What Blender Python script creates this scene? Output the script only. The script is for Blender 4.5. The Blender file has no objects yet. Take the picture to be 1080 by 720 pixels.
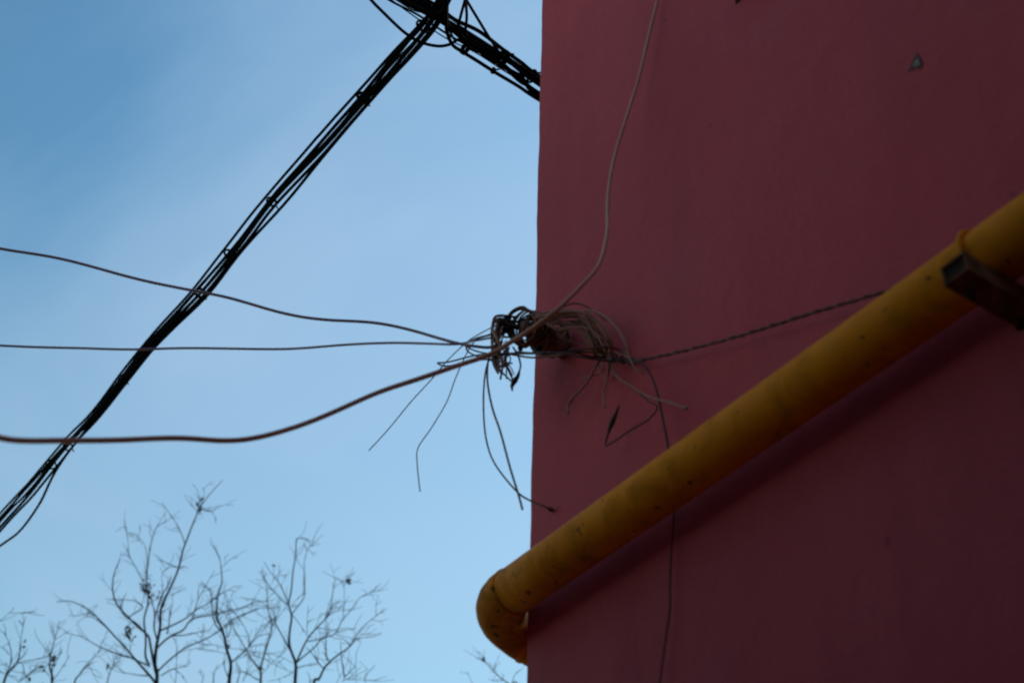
import bpy, bmesh, math, random
from mathutils import Vector, Matrix, noise

random.seed(7)
R = math.radians
scene = bpy.context.scene
col = scene.collection

# ------------------------------------------------------------------ camera
EYE = Vector((0.0, 0.0, 1.6))
PITCH, ROLL, F = R(39.6), R(2.05), 1500.0        # F: focal length in picture widths of 1080
fwd = Vector((0, math.cos(PITCH), math.sin(PITCH)))
up0 = Vector((0, -math.sin(PITCH), math.cos(PITCH)))
rt0 = Vector((1, 0, 0))
cr = rt0 * math.cos(ROLL) + up0 * math.sin(ROLL)
cu = up0 * math.cos(ROLL) - rt0 * math.sin(ROLL)

def ray(px, py):
    v = fwd + cr * ((px - 540) / F) - cu * ((py - 360) / F)
    return v.normalized()

cam_d = bpy.data.cameras.new('camera')
cam = bpy.data.objects.new('camera', cam_d)
col.objects.link(cam)
m = Matrix((cr, cu, -fwd)).transposed().to_4x4()
m.translation = EYE
cam.matrix_world = m
cam_d.lens = 50.0
cam_d.sensor_width = 36.0
cam_d.clip_start = 0.05
cam_d.clip_end = 12000
cam_d.dof.use_dof = True
cam_d.dof.focus_distance = 6.6
cam_d.dof.aperture_fstop = 2.6
scene.camera = cam

# ------------------------------------------------------------------ the house frame of reference
vp = ray(-800, 1570)
WDIR = Vector((vp.x, vp.y, 0)).normalized()      # along the wall, away from the viewer
NRM = Vector((WDIR.y, -WDIR.x, 0))               # out of the wall
if NRM.dot(Vector((0, -1, 0))) < 0:
    NRM = -NRM
UP = Vector((0, 0, 1))
cdir = ray(559, 480)
CORNER = EYE + cdir * (3.98 / math.hypot(cdir.x, cdir.y))   # a point of the corner edge
CORNER.z = 0.0

def hit(px, py, t=0.0):
    """point on the plane that lies t in front of the wall"""
    d = ray(px, py)
    p0 = CORNER + NRM * t
    k = (p0 - EYE).dot(NRM) / d.dot(NRM)
    return EYE + d * k

def lvl(px, py, z):
    d = ray(px, py)
    return EYE + d * ((z - EYE.z) / d.z)

def far(px, py, dist):
    return EYE + ray(px, py) * dist

# ------------------------------------------------------------------ helpers
def tag(o, label=None, cat=None, group=None, kind=None):
    if label: o['label'] = label
    if cat: o['category'] = cat
    if group: o['group'] = group
    if kind: o['kind'] = kind
    return o

def empty(name, loc=(0, 0, 0)):
    o = bpy.data.objects.new(name, None)
    o.empty_display_size = 0.1
    o.location = loc
    col.objects.link(o)
    return o

def link(name, bm, mat, parent=None, smooth=True):
    me = bpy.data.meshes.new(name)
    bmesh.ops.recalc_face_normals(bm, faces=bm.faces)
    if parent is not None:
        bm.transform(Matrix.Translation(-root_loc(parent)))
    bm.to_mesh(me)
    bm.free()
    for p in me.polygons:
        p.use_smooth = smooth
    me.materials.append(mat)
    o = bpy.data.objects.new(name, me)
    col.objects.link(o)
    if parent is not None:
        o.parent = parent
    return o

def root_loc(o):
    v = Vector((0, 0, 0))
    while o is not None:
        v += o.location
        o = o.parent
    return v

def catmull(pts, rad, sub=6):
    """smooth the polyline"""
    n = len(pts)
    if n < 3:
        return pts, rad
    P, Q = [], []
    for i in range(n - 1):
        p0 = pts[max(i - 1, 0)]; p1 = pts[i]; p2 = pts[i + 1]; p3 = pts[min(i + 2, n - 1)]
        for k in range(sub):
            s = k / sub
            a = 2 * p1; b = p2 - p0
            c = 2 * p0 - 5 * p1 + 4 * p2 - p3
            d = -p0 + 3 * p1 - 3 * p2 + p3
            P.append(0.5 * (a + b * s + c * s * s + d * s ** 3))
            Q.append(rad[i] * (1 - s) + rad[i + 1] * s)
    P.append(pts[-1]); Q.append(rad[-1])
    return P, Q

def tube(bm, pts, rad, sides=8, sub=6, wob=0.0, seed=0.0, cap=True):
    if not isinstance(rad, (list, tuple)):
        rad = [rad] * len(pts)
    pts, rad = catmull([Vector(p) for p in pts], list(rad), sub) if sub > 1 else ([Vector(p) for p in pts], list(rad))
    if wob:
        L = 0.0
        out = []
        for i, p in enumerate(pts):
            if i: L += (p - pts[i - 1]).length
            e = min(1.0, i / 4, (len(pts) - 1 - i) / 4)
            out.append(p + noise.noise_vector(Vector((L * 3.0, seed * 7.3, seed))) * wob * e)
        pts = out
    n = len(pts)
    tan = []
    for i in range(n):
        t = pts[min(i + 1, n - 1)] - pts[max(i - 1, 0)]
        tan.append(t.normalized() if t.length > 1e-9 else Vector((0, 0, 1)))
    ref = Vector((0, 0, 1)) if abs(tan[0].z) < 0.9 else Vector((1, 0, 0))
    nv = tan[0].cross(ref).normalized()
    rings = []
    for i in range(n):
        nv = (nv - tan[i] * nv.dot(tan[i]))
        nv = nv.normalized() if nv.length > 1e-9 else tan[i].orthogonal().normalized()
        bv = tan[i].cross(nv)
        rings.append([bm.verts.new(pts[i] + (nv * math.cos(a) + bv * math.sin(a)) * rad[i])
                      for a in [2 * math.pi * k / sides for k in range(sides)]])
    for i in range(n - 1):
        for k in range(sides):
            bm.faces.new((rings[i][k], rings[i][(k + 1) % sides], rings[i + 1][(k + 1) % sides], rings[i + 1][k]))
    if cap:
        bm.faces.new(rings[0]); bm.faces.new(rings[-1])
    return pts

def prism(bm, base, axis_pts):
    pass

def box(bm, c, ax, ay, az, bevel=0.0):
    """box round c with half-vectors ax, ay, az"""
    b2 = bmesh.new()
    vs = []
    for sx in (-1, 1):
        for sy in (-1, 1):
            for sz in (-1, 1):
                vs.append(b2.verts.new(c + ax * sx + ay * sy + az * sz))
    for f in ((0, 1, 3, 2), (4, 6, 7, 5), (0, 4, 5, 1), (2, 3, 7, 6), (0, 2, 6, 4), (1, 5, 7, 3)):
        b2.faces.new([vs[i] for i in f])
    if bevel:
        bmesh.ops.bevel(b2, geom=list(b2.edges), offset=bevel, segments=2, affect='EDGES', profile=0.6)
    merge(bm, b2)

def merge(bm, b2):
    mp = {v: bm.verts.new(v.co) for v in b2.verts}
    for f in b2.faces:
        try:
            bm.faces.new([mp[v] for v in f.verts])
        except ValueError:
            pass
    b2.free()

# ------------------------------------------------------------------ materials
def mat(name):
    mt = bpy.data.materials.new(name)
    mt.use_nodes = True
    nt = mt.node_tree
    b = nt.nodes['Principled BSDF']
    return mt, nt, b

def nnode(nt, typ, **kw):
    n = nt.nodes.new(typ)
    for k, v in kw.items():
        if k in n.inputs.keys() if hasattr(n.inputs, 'keys') else False:
            n.inputs[k].default_value = v
        else:
            setattr(n, k, v)
    return n

def noise_tex(nt, scale, detail=4, rough=0.55, vec=None, dist=0.0):
    n = nt.nodes.new('ShaderNodeTexNoise')
    n.inputs['Scale'].default_value = scale
    n.inputs['Detail'].default_value = detail
    n.inputs['Roughness'].default_value = rough
    n.inputs['Distortion'].default_value = dist
    if vec is not None:
        nt.links.new(vec, n.inputs['Vector'])
    return n

def ramp(nt, fac, stops):
    r = nt.nodes.new('ShaderNodeValToRGB')
    el = r.color_ramp.elements
    while len(el) > 1:
        el.remove(el[-1])
    el[0].position = stops[0][0]; el[0].color = (*stops[0][1], 1)
    for p, c in stops[1:]:
        e = el.new(p); e.color = (*c, 1)
    nt.links.new(fac, r.inputs['Fac'])
    return r

def mix(nt, fac, a, b, typ='MIX'):
    n = nt.nodes.new('ShaderNodeMix')
    n.data_type = 'RGBA'; n.blend_type = typ
    for s, v in ((0, fac), (6, a), (7, b)):
        if hasattr(v, 'is_output'):
            nt.links.new(v, n.inputs[s])
        else:
            n.inputs[s].default_value = v if s == 0 else (*v, 1)
    return n.outputs[2]

def geo_pos(nt):
    return nt.nodes.new('ShaderNodeNewGeometry').outputs['Position']

def mapping(nt, vec, scale=(1, 1, 1)):
    mp = nt.nodes.new('ShaderNodeMapping')
    mp.inputs['Scale'].default_value = scale
    nt.links.new(vec, mp.inputs['Vector'])
    return mp.outputs['Vector']

def bump(nt, b, height, strength, dist, prev=None):
    n = nt.nodes.new('ShaderNodeBump')
    n.inputs['Strength'].default_value = strength
    n.inputs['Distance'].default_value = dist
    nt.links.new(height, n.inputs['Height'])
    if prev is not None:
        nt.links.new(prev, n.inputs['Normal'])
    nt.links.new(n.outputs['Normal'], b.inputs['Normal'])
    return n.outputs['Normal']

def plain(name, c1, c2, scale=30, rough=0.6, bumpd=0.0, spec=0.5):
    mt, nt, b = mat(name)
    p = geo_pos(nt)
    n = noise_tex(nt, scale, 5, 0.6, p)
    r = ramp(nt, n.outputs['Fac'], [(0.3, c1), (0.7, c2)])
    nt.links.new(r.outputs['Color'], b.inputs['Base Color'])
    b.inputs['Roughness'].default_value = rough
    b.inputs['Specular IOR Level'].default_value = spec
    if bumpd:
        n2 = noise_tex(nt, scale * 3, 4, 0.6, p)
        bump(nt, b, n2.outputs['Fac'], 0.6, bumpd)
    return mt

def plaster_mat():
    mt, nt, b = mat('red painted plaster')
    p = geo_pos(nt)
    big = noise_tex(nt, 0.9, 4, 0.5, p)
    c = ramp(nt, big.outputs['Fac'], [(0.30, (0.50, 0.055, 0.064)), (0.55, (0.53, 0.064, 0.075)), (0.75, (0.56, 0.072, 0.082))]).outputs['Color']
    # rain streaks, stretched along z
    st = noise_tex(nt, 5.0, 5, 0.6, mapping(nt, p, (1, 1, 0.12)))
    sr = ramp(nt, st.outputs['Fac'], [(0.35, (0.90, 0.90, 0.90)), (0.62, (1.03, 1.03, 1.03))]).outputs['Color']
    c = mix(nt, 0.8, c, sr, 'MULTIPLY')
    fine = noise_tex(nt, 55, 4, 0.6, p)
    fr = ramp(nt, fine.outputs['Fac'], [(0.35, (0.93, 0.93, 0.94)), (0.65, (1.06, 1.06, 1.05))]).outputs['Color']
    c = mix(nt, 0.7, c, fr, 'MULTIPLY')
    # few dark specks
    sp = noise_tex(nt, 16, 1, 0.3, p)
    sk = ramp(nt, sp.outputs['Fac'], [(0.17, (0.55, 0.55, 0.55)), (0.205, (1, 1, 1))]).outputs['Color']
    c = mix(nt, 0.8, c, sk, 'MULTIPLY')
    # dusty greyish bloom, pale scuffs
    du = noise_tex(nt, 2.3, 6, 0.62, p, 0.4)
    dm = ramp(nt, du.outputs['Fac'], [(0.52, (0, 0, 0)), (0.78, (0.16, 0.16, 0.16))]).outputs['Color']
    c = mix(nt, dm, c, (0.46, 0.13, 0.15))
    nt.links.new(c, b.inputs['Base Color'])
    b.inputs['Roughness'].default_value = 0.58
    b.inputs['Specular IOR Level'].default_value = 0.09
    tr = noise_tex(nt, 6.5, 3, 0.5, p, 0.2)
    b1 = bump(nt, b, tr.outputs['Fac'], 0.35, 0.02)
    gr = noise_tex(nt, 130, 3, 0.6, p)
    b2 = bump(nt, b, gr.outputs['Fac'], 0.35, 0.0016, b1)
    # hairline cracks
    v = nt.nodes.new('ShaderNodeTexVoronoi')
    v.feature = 'DISTANCE_TO_EDGE'
    v.inputs['Scale'].default_value = 0.9
    wn = noise_tex(nt, 3.0, 6, 0.65, p)
    addv = mix(nt, 0.20, p, wn.outputs['Color'], 'ADD')
    nt.links.new(addv, v.inputs['Vector'])
    cr_ = ramp(nt, v.outputs['Distance'], [(0.0, (0.0, 0.0, 0.0)), (0.006, (1, 1, 1))]).outputs['Color']
    bump(nt, b, cr_, 0.22, 0.002, b2)
    return mt

def pipe_mat(name, rusty):
    mt, nt, b = mat(name)
    p = geo_pos(nt)
    nrm = nt.nodes.new('ShaderNodeNewGeometry')
    big = noise_tex(nt, 5, 5, 0.6, p)
    c = ramp(nt, big.outputs['Fac'], [(0.3, (0.80, 0.20, 0.003)), (0.7, (0.92, 0.245, 0.004))]).outputs['Color']
    # more rust towards the bend
    dp = nt.nodes.new('ShaderNodeVectorMath'); dp.operation = 'DOT_PRODUCT'
    nt.links.new(p, dp.inputs[0]); dp.inputs[1].default_value = WDIR
    mr = nt.nodes.new('ShaderNodeMapRange'); mr.interpolation_type = 'SMOOTHSTEP'
    e0 = CORNER.dot(WDIR)
    nt.links.new(dp.outputs['Value'], mr.inputs['Value'])
    mr.inputs['From Min'].default_value = e0 - 0.75
    mr.inputs['From Max'].default_value = e0 + 0.10
    near = mr.outputs['Result']
    def plus(a, k):
        n_ = nt.nodes.new('ShaderNodeMath'); n_.operation = 'MULTIPLY_ADD'
        nt.links.new(near, n_.inputs[0]); n_.inputs[1].default_value = k
        nt.links.new(a, n_.inputs[2])
        return n_.outputs[0]
    # grime in soft patches
    g = noise_tex(nt, 9, 6, 0.65, p, 0.5)
    gm = ramp(nt, plus(g.outputs['Fac'], 0.15), [(0.47, (0, 0, 0)), (0.80, (0.62, 0.62, 0.62))]).outputs['Color']
    c = mix(nt, gm, c, (0.13, 0.042, 0.012))
    # dust lying on top
    sep = nt.nodes.new('ShaderNodeSeparateXYZ')
    nt.links.new(nrm.outputs['Normal'], sep.inputs[0])
    dn = noise_tex(nt, 26, 5, 0.6, p)
    ad = nt.nodes.new('ShaderNodeMath'); ad.operation = 'MULTIPLY_ADD'
    nt.links.new(dn.outputs['Fac'], ad.inputs[0]); ad.inputs[1].default_value = 0.5
    nt.links.new(sep.outputs['Z'], ad.inputs[2])
    dm = ramp(nt, ad.outputs[0], [(1.0, (0, 0, 0)), (1.30, (0.75, 0.75, 0.75))]).outputs['Color']
    c = mix(nt, dm, c, (0.30, 0.20, 0.16))
    # chips and rust spots
    sp = noise_tex(nt, 34, 3, 0.5, p)
    sm = ramp(nt, plus(sp.outputs['Fac'], 0.055), [(0.67, (0, 0, 0)), (0.71, (0.8, 0.8, 0.8))]).outputs['Color']
    c = mix(nt, sm, c, (0.045, 0.020, 0.012))
    nt.links.new(c, b.inputs['Base Color'])
    rr = ramp(nt, g.outputs['Fac'], [(0.3, (0.50, 0.50, 0.50)), (0.7, (0.80, 0.80, 0.80))]).outputs['Color']
    nt.links.new(rr, b.inputs['Roughness'])
    b.inputs['Specular IOR Level'].default_value = 0.08
    inv = nt.nodes.new('ShaderNodeMath'); inv.operation = 'SUBTRACT'; inv.inputs[0].default_value = 1
    nt.links.new(sm, inv.inputs[1])
    b1 = bump(nt, b, inv.outputs[0], 0.5, 0.0025)
    bump(nt, b, dn.outputs['Fac'], 0.25, 0.003, b1)
    return mt

M_WALL = plaster_mat()
M_PIPE = pipe_mat('yellow pipe paint', 0.0)
M_ELBOW = M_PIPE
M_WELD = plain('rusty weld', (0.10, 0.045, 0.015), (0.26, 0.13, 0.02), 60, 0.7, 0.002)
M_RUST = plain('rusty painted steel', (0.075, 0.026, 0.014), (0.26, 0.090, 0.040), 26, 0.85, 0.002, 0.10)
M_RUSTD = plain('dark rusty steel', (0.03, 0.018, 0.014), (0.075, 0.034, 0.022), 40, 0.9, 0.002, 0.05)
M_BLACK = plain('black cable rubber', (0.004, 0.0045, 0.006), (0.007, 0.007, 0.009), 5, 0.85, 0.0, 0.03)
M_BROWN = plain('brown wire', (0.28, 0.105, 0.070), (0.42, 0.155, 0.105), 7, 0.6, 0.0, 0.25)
M_DBROWN = plain('dark brown wire', (0.11, 0.038, 0.028), (0.21, 0.074, 0.052), 7, 0.6, 0.0, 0.25)
M_BEIGE = plain('faded beige cable', (0.46, 0.165, 0.105), (0.58, 0.225, 0.15), 5, 0.5, 0.0, 0.3)
M_PLUM = plain('plum cable', (0.20, 0.075, 0.10), (0.28, 0.11, 0.14), 4, 0.4, 0.0, 0.6)
M_DARKW = plain('dark wire', (0.040, 0.017, 0.016), (0.070, 0.030, 0.027), 7, 0.6, 0.0, 0.2)
M_GREYW = plain('bare grey wire', (0.06, 0.052, 0.06), (0.09, 0.08, 0.09), 5, 0.45)
M_REDARM = plain('red painted arm', (0.19, 0.055, 0.050), (0.31, 0.095, 0.080), 18, 0.75, 0.003)
M_INS = plain('dark insulator', (0.008, 0.007, 0.007), (0.022, 0.017, 0.016), 40, 0.7, 0.0, 0.12)
M_MORTAR = plain('bare mortar', (0.16, 0.11, 0.09), (0.34, 0.25, 0.22), 60, 0.9, 0.004)
M_HOLE = plain('dark broken plaster', (0.10, 0.028, 0.028), (0.19, 0.050, 0.050), 60, 0.9, 0.003)
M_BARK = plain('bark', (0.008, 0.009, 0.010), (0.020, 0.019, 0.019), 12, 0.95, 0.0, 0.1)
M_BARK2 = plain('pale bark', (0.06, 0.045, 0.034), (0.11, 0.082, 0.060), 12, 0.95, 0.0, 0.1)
M_LEAF = plain('dry leaf', (0.016, 0.012, 0.010), (0.040, 0.028, 0.018), 9, 0.9, 0.0, 0.1)
M_GREYBRICK = plain('grey brick', (0.07, 0.062, 0.058), (0.13, 0.118, 0.11), 7, 0.9, 0.004)
M_ROOF = plain('grey roof tiles', (0.10, 0.10, 0.10), (0.17, 0.165, 0.16), 8, 0.85)

# ------------------------------------------------------------------ ground
def ground():
    mt, nt, b = mat('asphalt and dust')
    p = geo_pos(nt)
    n = noise_tex(nt, 0.4, 8, 0.6, p)
    r = ramp(nt, n.outputs['Fac'], [(0.3, (0.028, 0.026, 0.025)), (0.7, (0.055, 0.05, 0.046))])
    nt.links.new(r.outputs['Color'], b.inputs['Base Color'])
    b.inputs['Roughness'].default_value = 0.9
    bm = bmesh.new()
    bmesh.ops.create_circle(bm, cap_ends=True, radius=5000, segments=96)
    o = link('ground', bm, mt, smooth=False)
    tag(o, kind='structure')
ground()

# ------------------------------------------------------------------ the red house
HOUSE_LEN, HOUSE_DEPTH, HOUSE_H = 13.0, 8.0, 9.6
def house():
    root = empty('red_house', CORNER)
    tag(root, 'dark red plastered house whose blank wall fills the right side', 'house')
    # plan outline: corner first with a small rounding, then round the block
    rr = 0.018
    back = -NRM
    plan = []
    c0 = CORNER - WDIR * rr + back * rr
    for k in range(7):
        a = R(90) * k / 6
        plan.append((c0 + NRM * (rr * math.cos(a)) + WDIR * (rr * math.sin(a)), 1.0))
    plan.append((CORNER + back * 0.5, 0.0))
    plan.append((CORNER + back * HOUSE_DEPTH, 0.0))
    plan.append((CORNER + back * HOUSE_DEPTH - WDIR * HOUSE_LEN, 0.0))
    plan.append((CORNER - WDIR * HOUSE_LEN, 0.0))
    plan.append((CORNER - WDIR * 0.6, 0.0))
    plan.append((CORNER - WDIR * 0.15, 0.3))
    bm = bmesh.new()
    rows = []
    nz = 260
    for i in range(nz + 1):
        z = HOUSE_H * i / nz
        row = []
        for q, wgt in plan:
            off = (noise.noise(Vector((z * 2.2, 3.1, 0))) * 0.010 + noise.noise(Vector((z * 9, 1.7, 5))) * 0.004 + noise.noise(Vector((z * 31, 4.7, 2))) * 0.0018) * wgt
            row.append(bm.verts.new(Vector((q.x, q.y, z)) + WDIR * off))
        rows.append(row)
    n = len(plan)
    for i in range(nz):
        for k in range(n):
            bm.faces.new((rows[i][k], rows[i][(k + 1) % n], rows[i + 1][(k + 1) % n], rows[i + 1][k]))
    bm.faces.new(rows[-1])
    wall = link('wall', bm, M_WALL, root, smooth=True)
    for p in wall.data.polygons:
        p.use_smooth = p.area < 0.02
    # flat roof slab with a small overhang, above the picture
    bm = bmesh.new()
    cc = CORNER - WDIR * HOUSE_LEN / 2 - NRM * HOUSE_DEPTH / 2 + UP * (HOUSE_H + 0.09)
    box(bm, cc, WDIR * (HOUSE_LEN / 2 + 0.12), NRM * (HOUSE_DEPTH / 2 + 0.12), UP * 0.087, 0.01)
    link('roof', bm, M_ROOF, root, smooth=False)
    # chipped spot
    bm = bmesh.new()
    rnd = random.Random(3)
    def patch(pts, t, dome):
        cx = sum(p[0] for p in pts) / len(pts); cy = sum(p[1] for p in pts) / len(pts)
        c = bm.verts.new(hit(cx, cy, t + dome))
        ring = []
        for i, p in enumerate(pts):
            q = pts[(i + 1) % len(pts)]
            for s in (0, 0.33, 0.66):
                x = p[0] * (1 - s) + q[0] * s + rnd.uniform(-.7, .7)
                y = p[1] * (1 - s) + q[1] * s + rnd.uniform(-.7, .7)
                ring.append(bm.verts.new(hit(x, y, t)))
        for i in range(len(ring)):
            bm.faces.new((c, ring[i], ring[(i + 1) % len(ring)]))
    patch([(957, 76), (960, 70), (963, 62), (967, 55), (969, 60), (973, 66), (972, 73), (966, 72)], 0.002, 0.001)
    hole = link('chipped_spot', bm, M_HOLE, root, smooth=False)
    hole['label'] = 'small chipped triangle of bare mortar in the red plaster'
    bm = bmesh.new()
    patch([(962, 69), (965, 64), (969, 61), (970, 68), (966, 72)], 0.004, 0.004)
    link('bare_mortar', bm, M_MORTAR, hole, smooth=False)
    return root
house()

def add_shading_house(near, H, half, label, nwin):
    # unseen house added across the alley to keep sky light off the red wall
    root = empty('shading_house', near)
    tag(root, label, 'house')
    bm = bmesh.new()
    box(bm, near - WDIR * half + NRM * 3 + UP * H / 2, WDIR * half, NRM * 3, UP * H / 2, 0.02)
    link('wall', bm, M_GREYBRICK, root, smooth=False)
    bm = bmesh.new()
    box(bm, near - WDIR * half + NRM * 3 + UP * (H + 0.08), WDIR * (half + .15), NRM * 3.15, UP * 0.078, 0.01)
    link('roof', bm, M_ROOF, root, smooth=False)
    for k in range(nwin):
        c = near - WDIR * (2.2 + 3.6 * k) + UP * 2.0 - NRM * 0.03
        bm = bmesh.new()
        for sg in (-1, 1):
            box(bm, c + WDIR * sg * 0.62, WDIR * 0.05, NRM * 0.028, UP * 0.75, 0.004)
            box(bm, c + UP * sg * 0.72, WDIR * 0.569, NRM * 0.027, UP * 0.03, 0.004)
        box(bm, c, WDIR * 0.025, NRM * 0.02, UP * 0.688, 0.003)
        f = link('window', bm, M_RUST, root, smooth=False)
        bm = bmesh.new()
        box(bm, c + NRM * 0.02, WDIR * 0.568, NRM * 0.006, UP * 0.688)
        link('pane', bm, M_INS, f, smooth=False)
add_shading_house(CORNER + NRM * 3.5 - WDIR * 1.4, 6.6, 6.5, 'tall grey brick house added unseen across the alley to block sky light', 3)  # added out of view: darkens the near end of the red wall
add_shading_house(CORNER + NRM * 3.75 + WDIR * 17.0, 4.15, 9.0, 'low grey brick house added unseen further along the alley to block low sky light', 4)  # added out of view: cuts low sky light on pipe underside and lower wall

# ------------------------------------------------------------------ the yellow pipe
PR = 0.074            # radius
POFF = 0.105          # axis in front of the wall
def pipe():
    a0 = hit(597, 584, POFF)
    # height of the axis, measured once
    zc = a0.z
    base = CORNER + NRM * POFF + UP * zc
    RB = 0.180
    OFF2 = 0.104       # axis distance from the hidden face
    root = empty('gas_pipe', base)
    tag(root, 'thick yellow pipe running along the red wall and bending round its corner', 'pipe')
    s_end = OFF2 - RB
    bm = bmesh.new()
    pts = [base - WDIR * (12.5 - k * (12.5 + s_end) / 60) for k in range(61)]
    tube(bm, pts, PR, 48, 1)
    link('pipe_run', bm, M_PIPE, root)
    bm = bmesh.new()
    cc = base + WDIR * s_end - NRM * RB
    pts = []
    DROOP = 0.030
    rad = []
    for k in range(25):
        q = k / 24
        a = R(90) * q
        f = 1.0 + 0.06 * math.sin(math.pi * min(1, q * 1.25)) ** 0.8 if q < .8 else 1.0
        rad.append(PR * (1.008 + (f - 1.0)))
        rb = RB + PR * (f - 1.0)
        pts.append(cc + NRM * rb * math.cos(a) + WDIR * rb * math.sin(a) - UP * DROOP * q * q)
    tube(bm, pts, rad, 48, 1, wob=0.0)
    for v in bm.verts:
        v.co += noise.noise_vector(v.co * 22) * 0.0016
    link('elbow', bm, M_ELBOW, root)
    bm = bmesh.new()
    p1 = cc + WDIR * RB - UP * DROOP
    d2 = (-NRM - UP * 0.16).normalized()
    tube(bm, [p1 + d2 * (6.0 * k / 30) for k in range(31)], PR, 48, 1)
    link('pipe_run', bm, M_PIPE, root)
    # weld beads at both ends of the elbow
    for c, ax, e1, e2 in ((cc + NRM * RB, WDIR, NRM, UP), (p1, NRM, WDIR, UP)):
        bm = bmesh.new()
        ring = []
        for k in range(73):
            a = 2 * math.pi * k / 72
            r_ = PR * 1.015 + 0.0016 * noise.noise(Vector((math.cos(a) * 9, math.sin(a) * 9, 2)))
            ring.append(c + (e1 * math.cos(a) + e2 * math.sin(a)) * r_ + ax * 0.003 * noise.noise(Vector((math.cos(a) * 5, math.sin(a) * 5, 8))))
        tube(bm, ring, 0.0030, 8, 1, cap=False)
        link('weld_bead', bm, M_ELBOW, root)
    return base
PIPE_BASE = pipe()

# ------------------------------------------------------------------ the bracket that carries the pipe
def pipe_bracket():
    # place along the wall: where the strap shows
    p = hit(1026, 262, POFF)
    s = (p - PIPE_BASE).dot(WDIR)
    c = PIPE_BASE + WDIR * s
    root = empty('pipe_bracket', c - NRM * POFF)
    tag(root, 'rusty steel bracket arm under the yellow pipe with a round strap over it', 'bracket')
    # square hollow arm: sticks out of the wall below the pipe
    L = 0.232
    top = c.z - PR - 0.003
    hh, hw, th = 0.027, 0.034, 0.005
    mid = Vector((c.x, c.y, 0)) - NRM * POFF - WDIR * 0.032
    o = mid + NRM * (L / 2 + 0.012) + UP * (top - hh)
    bm = bmesh.new()
    for sg in (-1, 1):
        box(bm, o + WDIR * sg * (hw - th / 2), NRM * L / 2, WDIR * th / 2, UP * hh, 0.0015)
        box(bm, o + UP * sg * (hh - th / 2 - 0.0004), NRM * (L / 2 - 0.0006), WDIR * (hw - th - 0.0004), UP * th / 2, 0.0)
    bmesh.ops.subdivide_edges(bm, edges=[e_ for e_ in bm.edges if e_.calc_length() > .02], cuts=4, use_grid_fill=True)
    for v in bm.verts:
        v.co += noise.noise_vector(v.co * 30) * 0.0022
    link('arm', bm, M_RUST, root, smooth=False)
    bm = bmesh.new()
    box(bm, o + NRM * (L / 2 - 0.012), NRM * 0.004, WDIR * (hw - th), UP * (hh - th))  # dark plug standing in for the shade inside the hollow arm
    link('shade_plug', bm, M_RUSTD, root, smooth=False)
    bm = bmesh.new()
    box(bm, mid + NRM * 0.006 + UP * (top - hh), NRM * 0.0055, WDIR * 0.037, UP * 0.031, 0.002)
    link('wall_plate', bm, M_RUSTD, root, smooth=False)
    bm = bmesh.new()
    pts = []
    r_ = PR + 0.007
    e = 0.068
    pts.append(c + NRM * r_ - UP * (PR + e))
    for k in range(33):
        a = R(0) + math.pi * k / 32
        pts.append(c + NRM * r_ * math.cos(a) + UP * r_ * math.sin(a))
    pts.append(c - NRM * r_ - UP * (PR + e))
    pts = [q - WDIR * 0.020 for q in pts]
    tube(bm, pts, 0.0062, 10, 2)
    link('strap', bm, M_PIPE, root)
    for sg in (1, -1):
        bm = bmesh.new()
        q = c + NRM * r_ * sg - WDIR * 0.020 + UP * (top - 2 * hh - 0.007 - c.z)
        ring = [q + UP * 0.006, q - UP * 0.006]
        tube(bm, ring, 0.011, 6, 1)
        link('nut', bm, M_RUSTD, root, smooth=False)
pipe_bracket()

def wall_stub():
    c = hit(783, -9, 0.0)  # made-up stub for an unseen fixture, put here to shade the wall
    root = empty('shadow_stub', c)
    tag(root, 'dark steel stub added on the red wall at the very top edge to cast shade', 'hook')
    bm = bmesh.new()
    box(bm, c + NRM * 0.052, NRM * 0.048, WDIR * 0.016, UP * 0.016, 0.003)
    tube(bm, [c + NRM * 0.085 + UP * 0.017, c + NRM * 0.095 + UP * 0.05, c + NRM * 0.088 + UP * 0.075], 0.007, 8, 4)
    link('arm', bm, M_RUSTD, root, smooth=False)
    bm = bmesh.new()
    box(bm, c + NRM * 0.002, NRM * 0.0018, WDIR * 0.035, UP * 0.035, 0.001)
    link('wall_plate', bm, M_RUSTD, root, smooth=False)
wall_stub()

# ------------------------------------------------------------------ the arm at the corner that the wires hang from
AR = hit(598, 366, 0.0)          # root on the wall
def AP(n_, s_=0.0, u_=0.0):
    """point in the arm's own frame: out, along the wall (away), up"""
    return AR + NRM * n_ + WDIR * s_ + UP * u_

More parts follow.
